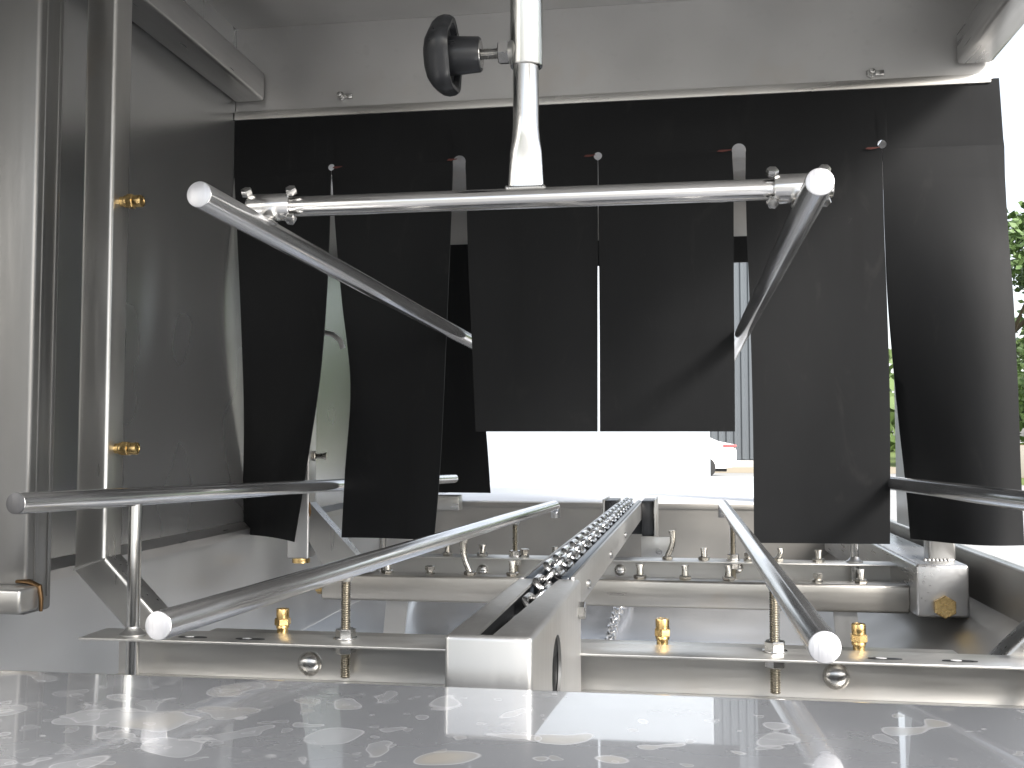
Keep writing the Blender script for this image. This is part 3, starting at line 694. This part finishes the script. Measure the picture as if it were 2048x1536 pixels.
YQ = 2.05
a2 = thing('spray_arch', (0, YQ, -.33), 'rear spray arch beyond the black curtain with square cross beam full of small fan nozzles', 'spray arch')
q0, q1 = at(574, 1000, YQ-.022).x, at(618, 1000, YQ-.022).x
for sgn in (1, -1):
    xa, xb = sorted((q0*sgn, q1*sgn)); zb_ = at(600, 1118, YQ-.022).z
    if sgn < 0: xa, xb = at(1852, 1100, YQ).x, at(1906, 1100, YQ).x; zb_ = -.2265
    o = MB(); o.box(xa, xb, YQ-.022, YQ+.022, zb_, .64, .005, 3); po = o.build('leg', M['tube'], a2)
    if sgn > 0:
        MB().cyl(((xa+xb)/2, YQ, zb_-.010), ((xa+xb)/2, YQ, zb_+.001), .0185, 20, .001).build('brass_plug', M['brass'], po)
        xj = xb-.001; o = MB(); zt = at(636, 1003, YQ).z; xe, ze = at(738, 1142, YQ).x, at(738, 1142, YQ).z
        o.prism([(xj, YQ-.018, zt), (xe+.01, YQ-.018, ze), (xe-.075, YQ-.018, ze-.016), (xj, YQ-.018, zt-.080)], (0, .036, 0)); o.build('gusset_tube', M['tube'], po)
        o = MB(); o.path([(xj+.001, YQ-.019, zt), (xj+.0025, YQ-.0195, zt-.02), (xj+.002, YQ-.019, zt-.03)], [.001, .0026, .001], 8); o.build('heat_stain', M['brown'], po)
        z = at(640, 912, YQ).z; o = MB(); p = Vector((xb, YQ-.002, z))
        o.lathe(p, (1, 0, 0), [(-.002, .009), (0, .0105), (.006, .0105), (.0075, .0088)], 6)
        secs = []
        for f, rx, ry in ((0, .0058, .0058), (.4, .005, .005), (.75, .0044, .0062), (1, .003, .0088)):
            secs.append([p+Vector((.006+.024*f, rx*math.cos(2*PI*i/20), ry*math.sin(2*PI*i/20))) for i in range(20)])
        o.loft(secs); o.build('fan_nozzle', M['nozzle'], po)
        # curved feed tube crossing the slot between the strips
        z = at(660, 668, YQ).z; o = MB(); o.path([(xb-.002, YQ, z+.003), (xb+.02, YQ, z+.004), (xb+.04, YQ, z-.001), (xb+.055, YQ+.004, z-.014), (xb+.06, YQ+.006, z-.03)], .0055, 14); o.build('feed_tube', M['tube'], po)
zT, zB = -.272, -.325
o = MB(); o.box(-.572, .577, YQ-.026, YQ+.026, zB, zT, .006, 3); bm_ = o.build('cross_beam', M['beam'], a2)
MB().lathe((-.5715, YQ, (zT+zB)/2-.004), (-1, 0, 0), [(0, .018), (.003, .018), (.006, .015), (.016, .0145), (.018, .012)], 6).build('brass_plug', M['brass'], bm_)
for px, top, lean in ((775, 1123, 0), (940, 1077, -.012), (1025, 1118, 0), (1280, 1120, 0), (1370, 1120, 0), (1457, 1118, 0), (1722, 1121, 0)):
    p = at(px, 1148, YQ); q = at(px, top, YQ); o = MB(); fan_nozzle(o, (p.x, YQ, zT), q.z-p.z, lean, rot=random.uniform(-.3, .7)); o.build('fan_nozzle', M['nozzle'], bm_)
for px in (860, 1635):
    p = at(px, 1148, YQ); o = MB(); plug(o, (p.x, YQ, zT)); o.build('plug', M['nozzle'], bm_)

m = thing('manifold_tube', (.62, 2.2, -.325), 'square manifold tube end with a brass hex plug at lower right', 'manifold')
xa, xb = at(1833, 1180, 1.97).x, at(1940, 1180, 1.97).x; za, zb2 = at(1885, 1129, 1.97).z, at(1885, 1236, 1.97).z
o = MB(); o.box(xa, xb, 1.97, 3.1, zb2, za, .006, 3); o.build('tube', M['tube_y'], m)
p = at(1888, 1213, 1.97); MB().lathe((p.x, 1.971, p.z), (0, -1, 0), [(0, .018), (.0035, .021), (.012, .021), (.0145, .0185)], 6, rot=0).build('brass_plug', M['brass'], m)
o = MB()
for i in range(7): o.lathe((p.x-.018+.007*i, 2.027, za), (0, -.3, 1), [(-.001, .004), (.002, .004), (.004, .002)], 10)
o.build('weld_bead', M['tube'], m)

for px, sl, lab in ((797, -.012, 'flat steel strut under the cross beam, left of the chain box'), (1688, .010, 'flat steel strut under the cross beam, right of the chain box')):
    p = at(px, 1205, YQ); o = MB(); s2 = .022
    o.prism([(p.x-s2, YQ-.012, zB), (p.x+s2, YQ-.012, zB), (p.x+s2+sl, YQ-.012, -.452), (p.x-s2+sl, YQ-.012, -.452)], (0, .006, 0))
    setp(o.build('flat_strut', M['tube']), lab, 'strut', 'flat struts under the cross beam')

# front post at far left
p = thing('door_post', (-.66, 1.14, -.21), 'tall square steel post at the far left edge with a stained foot', 'post')
xr_ = at(64, 700, 1.12).x
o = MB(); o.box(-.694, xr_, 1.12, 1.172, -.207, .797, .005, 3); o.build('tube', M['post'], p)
for yy in (1.1335, 1.1600): MB().box(xr_-.001, xr_+.0012, yy, yy+.006, -.19, .78, .0005).build('edge_trim', M['post'], p)
MB().box(-.684, -.681, 1.1185, 1.1205, -.19, .78, .0004).build('edge_trim', M['post'], p)
xk = at(48, 1190, 1.09).x; zk = at(48, 1178, 1.09).z
o = MB(); o.box(-.694, xk, 1.082, 1.1195, zk-.028, zk, .004, 3); fb = o.build('foot_block', M['tube'], p)
o = MB(); o.path([(xk-.03, 1.1190, zk+.004), (xk-.012, 1.1175, zk+.004), (xk+.001, 1.1180, zk-.001), (xk+.003, 1.1185, zk-.015), (xk+.003, 1.1185, zk-.030)], [.002, .0035, .003, .0028, .002], 10); o.build('weld_bead', M['brown'], fb)

# exit frame bracket
p0, p1 = at(852, 990, 3.2), at(920, 1020, 3.2)
setp(MB().box(p0.x, p1.x, 3.18, 3.24, p1.z, p0.z, .003).build('end_bracket', M['tube_x']), 'small steel block under the far left hanging strip', 'bracket')

# ================================================================== CONVEYOR
RZ = -.026; CX0 = -.0165
bx = thing('chain_box', (CX0, .85, -.30), 'satin steel sprocket box with slotted top in the middle foreground', 'conveyor box', rotz=RZ)
def tmp(o_):
    me = bpy.data.meshes.new('tmp'); bmesh.ops.recalc_face_normals(o_.bm, faces=o_.bm.faces); o_.bm.to_mesh(me); o_.bm.free(); ob = bpy.data.objects.new('tmp', me); COL.objects.link(ob); return ob
W2 = .0375; zt = .137
outer = MB(); outer.box(-W2, W2, 0, .36, 0, zt, .0045, 4); ob = tmp(outer)
cuts = []
q = MB(); q.box(-W2+.003, W2-.003, .003, .40, -.01, zt-.003); cuts.append(tmp(q))
q = MB(); q.prism([(-.0105, .0045, zt-.02), (.0030, .0045, zt-.02), (.0132, .40, zt-.02), (-.0155, .40, zt-.02)], (0, 0, .05)); cuts.append(tmp(q))
q = MB(); q.cyl((.02, .15, .078), (.06, .15, .078), .033, 48); cuts.append(tmp(q))
for c_ in cuts:
    md = ob.modifiers.new('b', 'BOOLEAN'); md.operation = 'DIFFERENCE'; md.object = c_; md.solver = 'EXACT'
dg = bpy.context.evaluated_depsgraph_get(); me = bpy.data.meshes.new_from_object(ob.evaluated_get(dg)); me.name = 'housing'
for c_ in cuts+[ob]: bpy.data.objects.remove(c_)
me.polygons.foreach_set('use_smooth', [True]*len(me.polygons)); me.set_sharp_from_angle(angle=math.radians(35))
me.materials.clear(); me.materials.append(M['housing'])
hb = bpy.data.objects.new('housing', me); COL.objects.link(hb); hb.parent = bx
MB().hexn((W2-.001, .335, .105), (W2+.008, .335, .105), .010, .001).build('bolt', M['bolt'], bx, local=True)
o = MB(); o.lathe((-.024, .15, .072), (1, 0, 0), [(0, .008), (0, .030), (.056, .030), (.056, .008)], 10); o.build('sprocket', M['bolt'], bx, local=True)
MB().box(-W2+.004, W2-.004, .065, .30, .02, .088, .002).build('shade_fill', M['rubber'], bx, local=True)  # black fill added to stand in for the shade inside the box
for xa, xb in ((-.0343, -.0205), (.0205, .0343)): MB().box(xa, xb, .0045, .345, .0885, .1335, .001).build('liner', M['rubber'], bx, local=True)  # black rubber lining, run along both walls to darken the slot
MB().box(-.0195, .0195, .030, .046, .0885, .110, .002).build('tension_block', M['tube'], bx, local=True)
MB().box(-W2+.0035, W2-.0035, .0035, .064, .02, .088, .001).build('front_shade_fill', M['rubber'], bx, local=True)  # front piece of the added black fill, darkens the slot from below

gr = thing('chain_guide', (CX0, .85, -.20), 'long chain guide track with dark wear strips running to the far end', 'conveyor track', rotz=RZ)
L0, L1 = .355, 1.90
MB().box(.026, .030, L0, L1, -.004, .040, .0008).build('side_plate', M['housing'], gr, local=True)
MB().box(-.034, -.030, L0, L1, -.004, .038, .0008).build('side_plate', M['housing'], gr, local=True)
MB().box(-.0295, .0255, L0, L1, -.004, .000).build('base_plate', M['tube_y'], gr, local=True)
MB().box(.0135, .0255, L0, L1, .0003, .041, .0045, 4).build('wear_strip', M['wear'], gr, local=True)
MB().box(-.0295, -.0185, L0, L1, .0003, .039, .0045, 4).build('wear_strip', M['wear'], gr, local=True)
for yy in (.5, .85, 1.2):
    MB().lathe((.0302, yy, .012), (1, 0, 0), [(0, .006), (.003, .006), (.0045, .004)], 16).build('rivet', M['bolt'], gr, local=True)
# end bearing block
o = MB(); o.box(-.062, -.031, 1.80, 1.93, -.045, .045, .003); o.box(.031, .062, 1.80, 1.93, -.045, .045, .003); o.box(-.061, .061, 1.905, 1.94, -.05, .02, .003)
eb = o.build('end_block', M['plastic'], gr, local=True)
o = MB(); o.box(.0625, .068, 1.79, 1.95, -.09, .048, .001); o.box(.03, .105, 1.7845, 1.7895, -.115, -.045, .001); o.build('bracket', M['tube'], eb, local=True)
MB().box(-.068, -.0625, 1.79, 1.95, -.09, .048, .001).build('bracket', M['tube'], eb, local=True)
MB().hexn((.075, 1.785, -.082), (.075, 1.777, -.082), .0075).build('bolt', M['bolt'], eb, local=True)

def link_mesh(L=.0515, W=.0215, r=.0040):
    o = MB(); pts = []; R_ = W/2; hs_ = L/2-R_
    for i in range(9): a = -PI/2+PI*i/8; pts.append(Vector((R_*math.sin(a), hs_+R_*math.cos(a), 0)))
    for i in range(9): a = PI/2+PI*i/8; pts.append(Vector((R_*math.sin(a), -hs_+R_*math.cos(a), 0)))
    n = len(pts); rows = []
    for i, p in enumerate(pts):
        t = (pts[(i+1) % n]-pts[i-1]).normalized(); u = Vector((0, 0, 1)); v = t.cross(u)
        rows.append([o.bm.verts.new(p+(u*math.cos(2*PI*k/10)+v*math.sin(2*PI*k/10))*r) for k in range(10)])
    for i in range(n):
        a, b_ = rows[i], rows[(i+1) % n]
        for k in range(10): o.bm.faces.new((a[k], a[(k+1) % 10], b_[(k+1) % 10], b_[k]))
    return o
ch = thing('drive_chain', (CX0, .85, -.158), 'bright steel link chain running along the top of the track', 'chain', 'conveyor chain runs', rotz=RZ)
lk = link_mesh().build('link', M['chain'], ch, local=True)
PT = .0415; n0 = int((1.9-.17)/PT)
lk.location = (-.002, .17, -.030); lk.rotation_euler = (0, PI/4, 0)
for i in range(1, n0):
    c_ = lk.copy(); COL.objects.link(c_); y = .17+PT*i
    z = -.030+.029*min(1, (y-.17)/.24)
    c_.location = (-.002+random.uniform(-.0006, .0006), y, z); c_.rotation_euler = (0, (PI/4 if i % 2 == 0 else -PI/4)+random.uniform(-.12, .12), 0)
rt = thing('drive_chain', (0, 2.1, -.455), 'return chain lying slack low over the tray floor, right of the sprocket box', 'chain', 'conveyor chain runs')
for i in range(32):
    c_ = lk.copy(); COL.objects.link(c_); c_.parent = rt; y = -.05+PT*i
    c_.location = (-.006+.010*i/32+.004*math.sin(i*.35), y, .012-.003*math.sin(i*.2)); c_.rotation_euler = (0, (PI/4 if i % 2 == 0 else -PI/4)+random.uniform(-.3, .3), random.uniform(-.06, .06))
